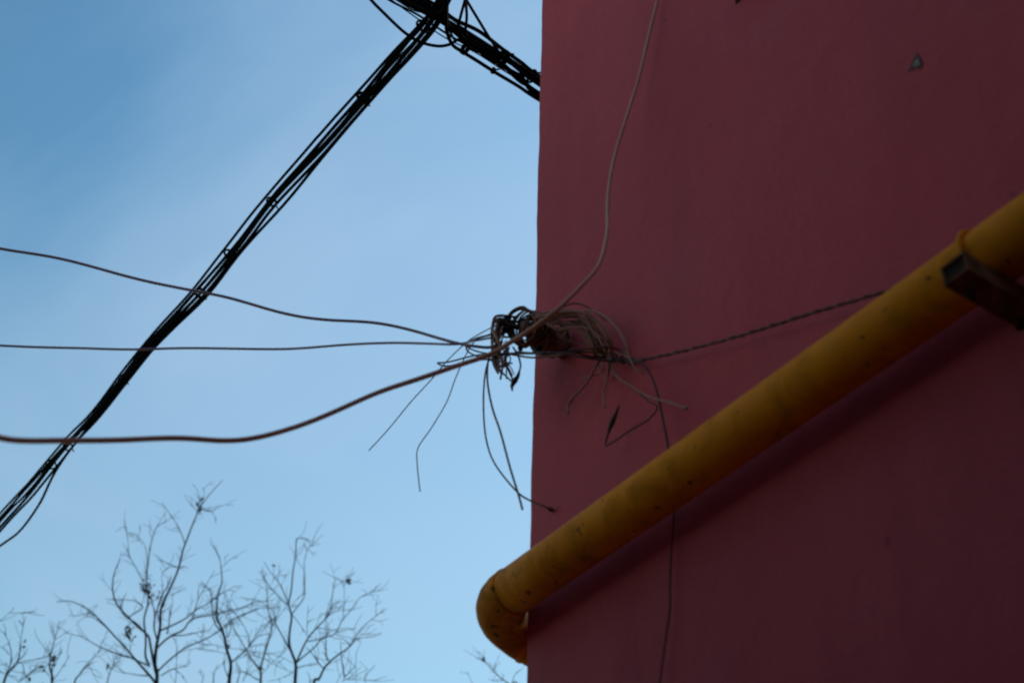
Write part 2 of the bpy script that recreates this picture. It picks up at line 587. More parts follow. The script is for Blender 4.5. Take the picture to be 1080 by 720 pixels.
def wire_arm():
    root = empty('wire_bracket', AR)
    tag(root, 'stubby red painted arm on the wall edge wrapped in old wires', 'bracket')
    bm = bmesh.new()
    secs = [(-0.0, 0.034, 0.044), (0.05, 0.030, 0.038), (0.11, 0.025, 0.031), (0.165, 0.020, 0.025), (0.195, 0.016, 0.019)]
    rings = []
    for n_, a, b in secs:
        ring = []
        for k in range(16):
            t = 2 * math.pi * k / 16
            cx = math.copysign(abs(math.cos(t)) ** 0.55, math.cos(t)) * a
            cz = math.copysign(abs(math.sin(t)) ** 0.55, math.sin(t)) * b
            j = noise.noise_vector(Vector((n_ * 20, k * 0.8, 3))) * 0.004
            ring.append(bm.verts.new(AP(n_, cx, cz) + j))
        rings.append(ring)
    for i in range(len(rings) - 1):
        for k in range(16):
            bm.faces.new((rings[i][k], rings[i][(k + 1) % 16], rings[i + 1][(k + 1) % 16], rings[i + 1][k]))
    bm.faces.new(rings[-1]); bm.faces.new(rings[0])
    link('arm', bm, M_REDARM, root)
    # two black ribbed insulators on the end
    for s_, n0 in ((0.012, 0.178), (0.03, 0.232)):
        bm = bmesh.new()
        prof = [(-.050, .012), (-.046, .020), (-.030, .022), (-.024, .014), (-.008, .014), (-.002, .024), (.016, .024), (.022, .013), (.036, .013), (.042, .019), (.052, .016), (.056, .008)]
        rings = []
        for z, r_ in prof:
            z *= .62
            rings.append([bm.verts.new(AP(n0 + .75 * r_ * math.cos(a), s_ + .75 * r_ * math.sin(a), z + 0.006)) for a in [2 * math.pi * k / 20 for k in range(20)]])
        for i in range(len(rings) - 1):
            for k in range(20):
                bm.faces.new((rings[i][k], rings[i][(k + 1) % 20], rings[i + 1][(k + 1) % 20], rings[i + 1][k]))
        bm.faces.new(rings[0]); bm.faces.new(rings[-1])
        link('insulator', bm, M_INS, root)
    bm = bmesh.new()
    tube(bm, [AP(0.15, 0.0, -0.002), AP(0.262, 0.03, 0.0)], 0.010, 10, 1)
    tube(bm, [AP(0.252, 0.03, 0.0), AP(0.268, 0.03, 0.0)], 0.016, 6, 1)
    link('bolt', bm, M_RUSTD, root)
    bm = bmesh.new()
    q = hit(549, 366, 0.16)
    tube(bm, [q + UP * 0.03, q, q - UP * 0.012], [0.007, 0.010, 0.008], 10, 1)
    link('hook', bm, M_INS, root)
wire_arm()

def wire_coil():
    root = empty('wire_coil', AP(0.12, 0, 0.05))
    tag(root, 'tangled brown wires wound round the red arm at the wall edge', 'wire')
    rnd = random.Random(11)
    # windings round the arm
    for i in range(22):
        bm = bmesh.new()
        n0 = 0.045 + 0.0062 * i + rnd.uniform(-.006, .006)
        pts = []
        a0 = rnd.uniform(0, 6.28)
        turns = rnd.uniform(1.1, 1.9)
        ro = 0.005 + rnd.uniform(0, .018)
        lift = rnd.uniform(.008, .026) * (1 if n0 < .14 else .3)
        tilt = rnd.uniform(-.05, .05)
        skew = rnd.uniform(-.04, .04)
        for k in range(26):
            a = a0 + turns * 2 * math.pi * k / 25
            sq = 1 - n0 * 1.5
            w_ = (0.046 * sq + ro) * math.cos(a)
            u_ = (0.052 * sq + ro) * math.sin(a) + lift * max(0, math.sin(a))
            pts.append(AP(n0 + tilt * math.cos(a) + skew * math.sin(a) + 0.02 * k / 25 + 0.004 * math.sin(3 * a), w_, u_))
        tube(bm, pts, rnd.uniform(.0030, .0046), 6, 2, 0.012, i)
        link('winding', bm, (M_BROWN, M_DBROWN, M_DBROWN, M_BROWN, M_DARKW)[i % 5], root)
    # the tangle that hangs from the tip
    for i in range(12):
        bm = bmesh.new()
        x0 = rnd.uniform(524, 531); y0 = rnd.uniform(333, 343)
        pts = [hit(rnd.uniform(534, 545), rnd.uniform(334, 345), 0.20), hit(x0, y0, rnd.uniform(.2, .26)),
               hit(x0 - rnd.uniform(2, 7), y0 + rnd.uniform(8, 16), rnd.uniform(.22, .28)),
               hit(rnd.uniform(519, 527), rnd.uniform(360, 368), rnd.uniform(.22, .27)),
               hit(rnd.uniform(520, 531), rnd.uniform(372, 384), rnd.uniform(.2, .27))]
        if i % 3 == 0:
            pts += [hit(rnd.uniform(528, 534), rnd.uniform(380, 388), .24), hit(rnd.uniform(532, 537), rnd.uniform(362, 372), .22)]
        elif i % 3 == 1:
            pts += [hit(rnd.uniform(524, 531), rnd.uniform(392, 402), .25)]
        tube(bm, pts, 0.0036 if i % 2 else 0.0048, 6, 6, 0.004, 30 + i)
        link('strand', bm, (M_BROWN, M_DBROWN, M_DARKW)[i % 3], root)
    for i in range(9):
        bm = bmesh.new()
        x0, y0 = rnd.uniform(519, 536), rnd.uniform(350, 372)
        P_ = [(x0, y0)]
        for _ in range(3):
            x0 += rnd.uniform(-5, 6); y0 += rnd.uniform(5, 12)
            P_.append((x0, y0))
        tube(bm, [hit(x, y, rnd.uniform(.2, .25)) for x, y in P_], rnd.uniform(.0016, .0030), 6, 6, 0.006, 80 + i)
        link('strand', bm, M_DBROWN if i % 2 else M_DARKW, root)
    # strands that cross from the tip to the left and back
    for i, pl in enumerate([
        [(530, 345), (516, 353), (502, 357), (491, 363), (497, 368), (510, 372), (522, 373), (545, 372), (575, 372)],
        [(527, 351), (510, 355), (495, 360), (492, 368), (500, 374), (520, 380), (540, 383)],
        [(573, 373), (540, 373), (505, 374), (474, 382), (462, 383), (472, 386), (500, 380), (530, 378)],
        [(519, 366), (523, 384), (533, 396), (541, 402), (535, 388), (528, 375), (530, 355)],
    ]):
        bm = bmesh.new()
        tube(bm, [hit(x, y, 0.22 + 0.02 * math.sin(i + j)) for j, (x, y) in enumerate(pl)], 0.0030, 6, 6, 0.003, 60 + i)
        link('strand', bm, M_DARKW, root)
wire_coil()

# ------------------------------------------------------------------ single wires
def wire(name, label, pts, rad, mt, group=None, wob=0.0, seed=1, blob=None, cat='wire'):
    pts = [Vector(p) for p in pts]
    root_p = pts[0]
    bm = bmesh.new()
    tube(bm, pts, rad, 8, 7, wob, seed)
    if blob:
        i, r_ = blob
        q = pts[i]
        d = (pts[i] - pts[i - 1]).normalized() if i else (pts[1] - pts[0]).normalized()
        tube(bm, [q - d * r_ * 1.6, q - d * r_ * .6, q + d * r_ * .5, q + d * r_ * 1.4], [r_ * .5, r_, r_ * .9, r_ * .3], 8, 3)
    bm.transform(Matrix.Translation(-root_p))
    o = link(name, bm, mt)
    o.location = root_p
    tag(o, label, cat, group)
    return o

G_CUT = 'cut wire ends hanging at the wall corner'
def h(pl, t):
    n = len(pl)
    return [hit(x, y, t if not isinstance(t, tuple) else t[0] + (t[1] - t[0]) * i / (n - 1)) for i, (x, y) in enumerate(pl)]

# overhead wires from the left
wire('service_wire', 'topmost of three plum wires crossing the sky from the left',
     [far(x, y, d) for x, y, d in [(-160, 232, 5.6), (-60, 252, 5.5), (0, 263, 5.45), (60, 272, 5.4), (130, 290, 5.3), (200, 306, 5.2), (245, 316, 5.15), (300, 331, 5.1), (340, 338, 5.05), (400, 342, 5.0), (440, 349, 4.95), (480, 361, 4.85), (500, 365, 4.8)]]
     + [hit(518, 366, .25), hit(530, 360, .22)], 0.0053, M_PLUM, 'wires from the left', 0.010, 2)
wire('service_wire', 'middle of three plum wires, nearly level, thin and straight',
     [far(x, y, d) for x, y, d in [(-160, 356, 5.6), (-60, 361, 5.5), (0, 364, 5.45), (70, 367, 5.4), (140, 368, 5.3), (210, 366, 5.25), (290, 368, 5.2), (360, 364, 5.1), (412, 361.5, 5.0), (450, 362, 4.9), (480, 362, 4.8)]]
     + [hit(503, 359, .25), hit(522, 357, .24), hit(532, 352, .21)], 0.0043, M_PLUM, 'wires from the left', 0.008, 3)
wire('long_cable', 'thick faded beige cable falling down the red wall then sweeping left past the arm',
     [hit(715, -130, .03), hit(704, -60, .03), hit(693, 0, .03), hit(684, 40, .04), hit(673, 84, .05), hit(661, 122, .08), hit(649, 165, .12), hit(641, 210, .16), hit(640, 245, .20), hit(631, 279, .28), hit(610, 306, .36), hit(585, 330, .42), hit(560, 348, .45), hit(540, 360, .46)]
     + [far(x, y, d) for x, y, d in [(515, 374, 4.28), (480, 386, 4.22), (440, 400, 4.15), (400, 414, 4.08), (350, 435, 4.0), (310, 449, 3.92), (270, 460, 3.85), (236, 464, 3.8), (190, 463, 3.72), (130, 464, 3.62), (70, 463, 3.52), (25, 463, 3.45), (-5, 459, 3.4), (-60, 445, 3.3), (-200, 420, 3.1)]],
     [0.0062] * 3 + [0.0064] * 4 + [0.0068] * 4 + [0.0076] * 6 + [0.0072] * 12, M_BEIGE, None, 0.006, 4, cat='cable')
# joint on the long cable
# twisted wire to the right, behind the pipe
def twisted():
    pl = [(664, 384, .05), (680, 379, .05), (720, 370, .05), (780, 354, .05), (850, 332, .05), (928, 309, .04), (1000, 285, .025)]
    pts = [hit(x, y, t) for x, y, t in pl]
    pts, _ = catmull(pts, [1] * len(pts), 60)
    root = empty('twisted_wire', pts[0])
    tag(root, 'dark twisted pair of wires slanting up right to the yellow pipe', 'wire')
    for ph in (0, math.pi):
        bm = bmesh.new()
        L = 0; out = []
        for i, p in enumerate(pts):
            if i: L += (p - pts[i - 1]).length
            t = (pts[min(i + 1, len(pts) - 1)] - pts[max(i - 1, 0)]).normalized()
            n1 = t.cross(UP).normalized(); n2 = t.cross(n1)
            a = ph + L * 2 * math.pi / 0.085
            out.append(p + (n1 * math.cos(a) + n2 * math.sin(a)) * 0.0030)
        tube(bm, out, 0.0029, 6, 1)
        link('strand', bm, M_DBROWN if ph else M_DARKW, root)
twisted()
def black_drop():
    pl = [(664, 378, .05), (673, 381, .05), (684, 392, .06), (692, 412, .055), (698, 440, .05), (704, 471, .04), (708, 505, .022), (710, 540, .018), (708, 580, .018), (707, 615, .02), (707, 640, .018), (702, 675, .02), (696, 720, .02), (690, 770, .02), (688, 830, .02)]
    wire('drop_wire', 'black wire dropping down the red wall behind the yellow pipe', [hit(*q) for q in pl], [0.0036] * 6 + [0.0026] * 9, M_DARKW, None, 0.004, 9)
black_drop()

# run of strands along the wall, from the arm to the knot on the right
def wall_bunch():
    root = empty('wire_bunch', hit(640, 375, .05))
    tag(root, 'bunch of brown wires arching off the arm to a knot on the wall', 'wire')
    arcs = [
        ([(565, 335), (585, 330), (600, 328.5), (614, 330.5), (622, 340), (627, 352), (631, 362), (634, 374)], .20),
        ([(560, 333), (585, 331), (607, 329), (620, 334), (630, 347), (635, 358), (638, 372)], .18),
        ([(560, 340), (585, 333), (603, 333), (615, 338), (624, 349), (630, 361), (633, 374)], .17),
        ([(570, 331), (592, 327), (612, 329), (624, 335), (634, 345), (641, 356), (645, 372)], .19),
        ([(565, 336), (590, 332), (610, 334), (622, 343), (628, 357), (630, 369), (636, 378)], .15),
        ([(575, 334), (600, 330), (618, 330), (629, 337), (640, 350), (645, 362), (642, 376)], .16),
        ([(572, 338), (596, 334), (612, 337), (619, 346), (625, 359), (629, 373)], .13),
        ([(612, 329), (624, 328), (636, 333), (648, 343), (656, 355), (661, 366), (663, 375), (668, 386), (673, 391), (679, 393)], .14),
        ([(590, 326), (600, 321), (609, 320), (620, 324), (630, 331), (640, 338)], .16),
        ([(575, 345), (590, 350), (605, 346), (618, 352), (628, 366)], .09),
        ([(575, 352), (594, 358), (610, 362), (624, 364), (640, 369)], .06),
        ([(580, 350), (600, 341), (612, 339), (622, 347), (632, 362), (640, 371)], .11),
    ]
    for i, (pl, t) in enumerate(arcs):
        bm = bmesh.new()
        tube(bm, [hit(x, y, t + (.05 - t) * j / (len(pl) - 1)) for j, (x, y) in enumerate(pl)], 0.0040 if i < 8 else 0.0028, 7, 6, 0.003, 100 + i)
        link('strand', bm, M_BROWN if i < 8 else M_DBROWN, root)
    rnd = random.Random(41)
    for i in range(13):
        bm = bmesh.new()
        x0, y0 = rnd.uniform(562, 585), rnd.uniform(330, 346)
        x1, y1 = rnd.uniform(626, 648), rnd.uniform(366, 378)
        top = rnd.uniform(326, 345)
        t0 = rnd.uniform(.08, .2)
        P_ = [(x0, y0), (x0 + (x1 - x0) * .33, top + 4), (x0 + (x1 - x0) * .68, top + rnd.uniform(2, 9)), (x1 - rnd.uniform(0, 6), y1 - rnd.uniform(8, 14)), (x1, y1)]
        if i % 3 == 0:
            P_ += [(x1 + rnd.uniform(-6, 10), y1 + rnd.uniform(6, 14)), (x1 + rnd.uniform(-14, 22), y1 + rnd.uniform(16, 26))]
        n_ = len(P_)
        tube(bm, [hit(x, y, t0 + (.05 - t0) * min(1, j / 4)) for j, (x, y) in enumerate(P_)], rnd.uniform(.0020, .0036), 6, 6, 0.006, 160 + i)
        link('strand', bm, M_DBROWN if i % 3 == 1 else M_BROWN, root)
    runs = [
        [(530, 372), (540, 374), (562, 377), (589, 374), (611, 370), (633, 370), (656, 374), (673, 382)],
        [(545, 371), (575, 373), (605, 371), (625, 372), (645, 378), (668, 382)],
        [(560, 372), (590, 372), (612, 376), (630, 379), (650, 381), (664, 379), (676, 380)],
        [(600, 369), (620, 368), (640, 366), (655, 370), (668, 378), (678, 380)],
        [(606, 371), (622, 376), (640, 377), (655, 379), (670, 384)],
    ]
    for i, pl in enumerate(runs):
        bm = bmesh.new()
        tube(bm, [hit(x, y, .20 + (.05 - .20) * min(1, j / (len(pl) - 3))) for j, (x, y) in enumerate(pl)], 0.0036, 7, 6, 0.003, 130 + i)
        link('strand', bm, (M_BROWN, M_DARKW, M_DARKW, M_DBROWN, M_DARKW)[i], root)
    # the knot tied round them
    bm = bmesh.new()
    rnd = random.Random(5)
    for j in range(5):
        c = hit(631 + j * 9, 372 + j * 2.2, .05)
        pts = [c + NRM * .011 * math.cos(a) + UP * .012 * math.sin(a) + WDIR * (0.006 * a / 6 + rnd.uniform(-.002, .002)) for a in [2 * math.pi * k / 10 for k in range(13)]]
        tube(bm, pts, 0.003, 6, 2)
    link('tie', bm, M_DARKW, root)
wall_bunch()

# cut ends, each a wire of its own
wire('cut_wire', 'thin grey wire end slanting furthest down left below the arm', h([(530, 338), (525, 342), (496, 358), (472, 380), (455, 400), (433, 424), (410, 452), (389, 475)], .25), 0.0021, M_GREYW, G_CUT)
wire('cut_wire', 'thin grey wire end with a kink, second from the left against the sky', h([(530, 348), (521, 351), (503, 358), (492, 373), (480, 400), (471, 424), (455, 451), (441, 472), (440, 489), (443, 518)], .24), 0.0021, M_GREYW, G_CUT)
wire('cut_wire', 'long dark wire end curving under the arm back to a nail in the wall', h([(524, 368), (516, 378), (511, 400), (510, 433), (513, 464), (522, 489), (544, 517), (558, 527), (575, 534), (581, 537)], (.25, .01)), 0.0031, M_DBROWN, G_CUT, blob=(9, .008))
wire('cut_wire', 'long dark wire end hanging straight with its tip beside the wall edge', h([(524, 366), (516, 376), (514, 400), (519, 429), (528, 456), (538, 493), (547, 522), (551, 537)], (.25, .20)), 0.0036, M_DBROWN, G_CUT)
wire('cut_wire', 'brown wire end with white tip sticking down left of the knot', h([(640, 372), (633, 379), (620, 403), (607, 417), (600, 426), (599, 436)], (.05, .07)), 0.0038, M_BROWN, G_CUT, 0.003, 5)
wire('cut_wire', 'short pale wire end hanging straight down from the knot', h([(642, 372), (642, 384), (640, 401), (637, 412), (637, 419), (638, 429)], (.05, .07)), 0.0034, M_BROWN, G_CUT, 0.003, 6)
wire('cut_wire', 'brown wire end curling down right from the knot to a dark dot', h([(642, 374), (645, 382), (647, 392), (656, 401), (666, 407), (676, 414), (690, 420), (705, 424), (723, 430)], (.05, .06)), 0.0032, M_BROWN, G_CUT, 0.003, 7, blob=(8, .0075))
wire('cut_wire', 'dark wire bent in a sharp v with a swollen taped piece', h([(656, 402), (671, 412), (684, 423), (693, 429), (684, 442), (664, 454), (648, 465), (639, 469), (642, 456), (646, 445), (650, 436), (653, 427)], (.05, .07)), [0.0026] * 8 + [0.004, 0.0095, 0.0055, 0.0022], M_DARKW, G_CUT, 0.002, 8)

# shrivelled dry leaf caught on a wire
def dry_leaf():
    pl = [(541, 366), (546, 374), (549, 384), (548, 391)]
    root = empty('dangling_leaf', hit(541, 366, .2))
    tag(root, 'shrivelled brown scrap hanging from a wire under the arm', 'leaf')
    bm = bmesh.new()
    tube(bm, [hit(x, y, .2) for x, y in pl], 0.0033, 6, 5)
    link('stem', bm, M_DARKW, root)
    bm = bmesh.new()
    rnd = random.Random(2)
    mid = [(548, 390), (546, 396), (543, 401), (540, 407), (540, 412)]
    wd = [1.0, 2.3, 2.9, 1.6, .9]
    rows = []
    for (x, y), w_ in zip(mid, wd):
        rows.append([bm.verts.new(hit(x + s * w_ + rnd.uniform(-.6, .6), y + s * 0.8 + rnd.uniform(-.8, .8), .2 + .012 * math.cos(s * 2.4) + rnd.uniform(-.004, .004))) for s in (-1, -.5, 0, .5, 1)])
    for i in range(len(rows) - 1):
        for k in range(4):
            bm.faces.new((rows[i][k], rows[i][k + 1], rows[i + 1][k + 1], rows[i + 1][k]))
    link('blade', bm, M_LEAF, root)
dry_leaf()

# ------------------------------------------------------------------ black cable bundles overhead
Z0 = 1.6 + 5.6
def bundle(name, label, strands, ties, group):
    p0 = lvl(*strands[0][0][len(strands[0][0]) // 2], Z0)
    root = empty(name, p0)
    tag(root, label, 'cables', group)
    for i, (pl, r_, dz) in enumerate(strands):
        bm = bmesh.new()
        tube(bm, [lvl(x, y, Z0 + dz) for x, y in pl], r_ * 1.36, 8, 5, 0.004, 200 + i + len(label))
        link('cable', bm, M_BLACK, root)
    for (x, y, n, wdt, dirv) in ties:
        bm = bmesh.new()
        c = lvl(x, y, Z0 + 0.01)
        d = (lvl(x + dirv[0], y + dirv[1], Z0) - lvl(x, y, Z0)).normalized()
        e1 = d.cross(UP).normalized()
        pts = []
        wdt *= .72
        for k in range(10 * n + 1):
            a = 2 * math.pi * k / 10
            pts.append(c + e1 * wdt * math.cos(a) + UP * wdt * .9 * math.sin(a) + d * (0.007 * k / 10))
        pts.append(pts[-1] + e1 * 0.02 - UP * .015 + d * .006)
        tube(bm, pts, 0.0045, 6, 2)
        link('tie', bm, M_BLACK, root)
    return root

A = [
    ([(505, -50), (470, -6), (441, 28), (414, 56), (381, 93), (340, 139), (329, 151), (279, 209), (242, 256), (205, 303), (163, 350), (137, 381), (97, 434), (70, 462), (35, 503), (0, 541), (-50, 597), (-140, 700)], .0060, .03),
    ([(503, -50), (466, -6), (444, 29), (417, 57), (384, 98), (341, 147), (333, 156), (283, 213), (246, 261), (206, 307), (166, 351), (140, 382), (98, 437), (60, 478), (30, 512), (0, 546), (-50, 600), (-140, 704)], .0072, .00),
    ([(508, -50), (474, -6), (454, 25), (427, 57), (388, 103), (343, 154), (287, 213), (250, 262), (211, 309), (171, 350), (144, 381), (99, 438), (66, 476), (32, 519), (0, 556), (-50, 612), (-140, 716)], .0078, -.02),
    ([(511, -50), (476, -6), (459, 26), (432, 58), (392, 104), (346, 157), (291, 216), (254, 264), (215, 311), (176, 350), (148, 381), (103, 437), (70, 479), (36, 521), (0, 560), (-50, 616), (-140, 722)], .0070, .02),
    ([(513, -50), (478, -6), (461, 27), (435, 58), (398, 98), (350, 154), (298, 217), (258, 261), (218, 312), (179, 350), (152, 380), (107, 437), (77, 470), (58, 497), (42, 530), (22, 558), (0, 575), (-50, 610), (-140, 720)], .0066, -.03),
    ([(506, -50), (470, -6), (446, 32), (421, 60), (388, 97), (347, 146), (290, 210), (249, 259), (209, 306), (172, 348), (143, 380), (104, 432), (73, 466), (38, 508), (0, 551), (-50, 606), (-140, 708)], .0034, .05),
    ([(510, -50), (473, -6), (450, 20), (418, 60), (386, 101), (344, 150), (285, 211), (248, 263), (213, 307), (173, 352), (146, 383), (101, 440), (68, 470), (33, 515), (0, 549), (-50, 608), (-140, 710)], .0062, .015),
]
A_T = [(384, 102, 3, .045, (-30, 35)), (287, 212, 2, .04, (-30, 35)), (212, 308, 3, .045, (-30, 35)), (130, 399, 2, .04, (-30, 36)), (72, 470, 2, .045, (-30, 36)), (54, 489, 2, .05, (-30, 36)), (447, 27, 2, .05, (-30, 33)), (242, 267, 2, .04, (-30, 35))]
bundle('cable_bundle', 'black cable bundle slanting from the top down to the lower left', A, A_T, 'black overhead cable bundles')

B = [
    ([(340, -48), (385, -18), (410, 0), (441, 16), (473, 37), (500, 52), (530, 70), (569, 88), (650, 128)], .0042, .03),
    ([(350, -46), (395, -18), (424, 0), (443, 10), (463, 21), (491, 39), (521, 56), (547, 70), (569, 85), (650, 134)], .0092, .00),
    ([(355, -46), (402, -16), (430, 0), (447, 9), (467, 20), (496, 38), (531, 60), (569, 90), (650, 140)], .0085, .03),
    ([(380, -44), (425, -16), (450, 0), (466, 10), (480, 21), (505, 33), (530, 52), (550, 66), (569, 80), (650, 128)], .0075, .04),
    ([(360, -46), (410, -16), (440, 0), (462, 18), (478, 30), (491, 43), (510, 56), (528, 69), (550, 82), (569, 103), (650, 152)], .0088, -.02),
    ([(365, -46), (412, -15), (446, 2), (468, 23), (484, 38), (505, 51), (528, 66), (547, 82), (569, 99), (650, 150)], .0080, -.04),
    ([(345, -46), (390, -18), (418, 0), (440, 12), (467, 15), (491, 31), (521, 50), (545, 66), (569, 82), (650, 126)], .0026, .06),
    ([(345, -46), (390, -18), (413, 0), (440, 19), (470, 40), (500, 55), (530, 74), (550, 86), (569, 100), (650, 146)], .0024, -.05),
]
B_T = [(528, 60, 4, .06, (30, 19)), (489, 50, 3, .045, (30, 19)), (560, 80, 2, .05, (30, 19)), (519, 74, 2, .02, (30, 17))]
bundle('cable_bundle', 'black cable bundle at the top passing behind the red wall edge', B, B_T, 'black overhead cable bundles')

def loop(label, pl, r_, dz, seed):
    wire('cable_loop', label, [lvl(x, y, Z0 + dz) for x, y in pl], r_, M_BLACK, 'slack black cables at the junction', 0.006, seed, cat='cable')
loop('long slack black cable sagging under the junction from the top left', [(340, -60), (370, -24), (391, 0), (404, 13), (426, 33), (443, 43.5), (461, 48), (474, 46.5), (485, 41), (500, 44)], 0.0079, -.07, 51)
loop('slack black cable dropping straight down then turning along the bundle', [(474, -60), (472, -30), (470.5, 0), (470, 22), (471.5, 36), (477, 48), (487, 55), (500, 63), (521, 76), (547, 91), (569, 106), (650, 156)], 0.0094, -.06, 52)
loop('short black cable, left of the three hanging from the top edge', [(497, -40), (493, -12), (490, 0), (486, 15), (483, 30), (488, 42)], 0.0072, -.03, 53)
loop('short black cable, middle one of the three hanging from the top edge', [(494, -40), (491, -12), (491, 2), (492, 18), (491, 34), (494, 44)], 0.0072, .0, 54)
loop('straight black cable, right of the three hanging from the top edge', [(478, -40), (486, -14), (493, 2), (510, 30), (528, 57), (534, 64), (548, 73), (569, 86), (650, 134)], 0.0077, .02, 55)
loop('black cable snaking in small bends along the underside of the bundle', [(466, -40), (471, -10), (472, 20), (478, 40), (488, 44), (496, 52), (506, 56), (516, 64), (530, 70), (548, 86), (569, 97), (650, 146)], 0.0066, -.02, 56)

# ------------------------------------------------------------------ bare trees
def tree(label, dist, trunk, branches, leaves, seed, mt=M_BARK, r0=0.030, twigs=1.0, trunk_mat=None):
    rnd = random.Random(seed)
    px1 = dist / F
    nodes = []                                  # (px, py, distance, radius)
    def depth_near(x, y):
        if not nodes: return dist, r0
        b = min(nodes, key=lambda q: (q[0] - x) ** 2 + (q[1] - y) ** 2)
        return b[2], b[3]
    bx, by = trunk[0]
    base_p = far(bx, by, dist)
    foot = Vector((base_p.x + rnd.uniform(-.3, .3), base_p.y + rnd.uniform(-.3, .3), 0))
    root = empty('bare_tree', foot)
    tag(root, label, 'tree', 'bare trees behind the wall')
    # trunk: from the ground up to and along the traced stem
    pts, rad = [], []
    for k in range(8):
        s = k / 8
        q = foot.lerp(base_p, s)
        q += Vector((math.sin(s * 5 + seed), math.cos(s * 4 + seed), 0)) * 0.10 * s * (1 - s) * 4 * .5
        pts.append(q); rad.append(r0 * (3.2 - 2.2 * s ** .7))
    r0 *= .78
    n = len(trunk)
    sl = rnd.uniform(-.3, .3)
    L = 0
    for i, (x, y) in enumerate(trunk):
        if i: L += math.hypot(x - trunk[i - 1][0], y - trunk[i - 1][1]) * px1
        d = dist + sl * L
        r_ = r0 * (1 - .86 * (i / (n - 1)) ** .8)
        nodes.append((x, y, d, r_))
        pts.append(far(x, y, d)); rad.append(r_)
    bm = bmesh.new()
    tube(bm, pts, rad, 8, 4, 0.02, seed)
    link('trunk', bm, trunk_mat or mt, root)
    fine = []
    bmt = bmesh.new()
    for bi, pl in enumerate(branches):
        d0, rp = depth_near(*pl[0])
        sl = rnd.choice((-1, 1)) * rnd.uniform(.25, .8)
        ln = sum(math.hypot(pl[i][0] - pl[i - 1][0], pl[i][1] - pl[i - 1][1]) for i in range(1, len(pl)))
        r1 = min(rp * .7, 0.0056 + ln * 0.000095)
        L = 0
        P, Q = [], []
        for i, (x, y) in enumerate(pl):
            if i: L += math.hypot(x - pl[i - 1][0], y - pl[i - 1][1])
            d = d0 + sl * L * px1
            r_ = max(.0028, r1 * (1 - .72 * L / max(ln, 1)))
            x += rnd.uniform(-.5, .5) if i else 0
            y += rnd.uniform(-.5, .5) if i else 0
            nodes.append((x, y, d, r_)); P.append(far(x, y, d)); Q.append(r_)
        bm = bmesh.new()
        tube(bm, P, Q, 6, 4, 0.022, seed + bi)
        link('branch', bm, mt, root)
        fine.append((P, L))
    # twigs, many and thin, over trunk and branches
    fine.append((pts[9:], 100))
    for P, L in fine:
        nt_ = int(max(1, L / 10) * twigs)
        for _ in range(nt_):
            i = rnd.randrange(max(1, len(P) // 3), len(P)) if len(P) > 2 else len(P) - 1
            s = rnd.random()
            a = P[i - 1].lerp(P[i], s)
            t = (P[i] - P[i - 1]).normalized()
            side = Vector((rnd.gauss(0, 1), rnd.gauss(0, 1), rnd.gauss(0.25, .8))).normalized()
            dv = (t * rnd.uniform(.5, 1.1) + side * rnd.uniform(.5, 1.0)).normalized()
            l = rnd.uniform(.08, .34)
            bend = Vector((rnd.gauss(0, .25), rnd.gauss(0, .25), rnd.gauss(0.1, .3)))
            q1 = a + dv * l * .5
            q2 = q1 + (dv + bend).normalized() * l * .5
            tube(bmt, [a, q1, q2], [.0034, .0027, .0018], 4, 3)
            if rnd.random() < .35:
                e = (dv + Vector((rnd.gauss(0, .8), rnd.gauss(0, .8), rnd.gauss(0, .6)))).normalized()
                tube(bmt, [q1, q1 + e * l * .4], [.0028, .0018], 4, 1)
    tag(link('twigs', bmt, mt, root), kind='stuff')
    for (x, y, sx, sy, k) in leaves:
        d, _ = depth_near(x, y)
        bm = bmesh.new()
        for _ in range(k):
            c = far(x + rnd.gauss(0, sx), y + rnd.gauss(0, sy), d + rnd.gauss(0, sx) * px1)
            u = Vector((rnd.gauss(0, 1), rnd.gauss(0, 1), rnd.gauss(0, 1))).normalized()
            v = u.orthogonal().normalized()
            w_ = rnd.uniform(.008, .020); l = w_ * rnd.uniform(1.2, 2.2)
            vs = [bm.verts.new(c + q) for q in (-u * l, v * w_ - u * l * .1, u * l, -v * w_)]
            bm.faces.new(vs)
        link('dry_leaves', bm, M_LEAF, root, smooth=False)
    return root

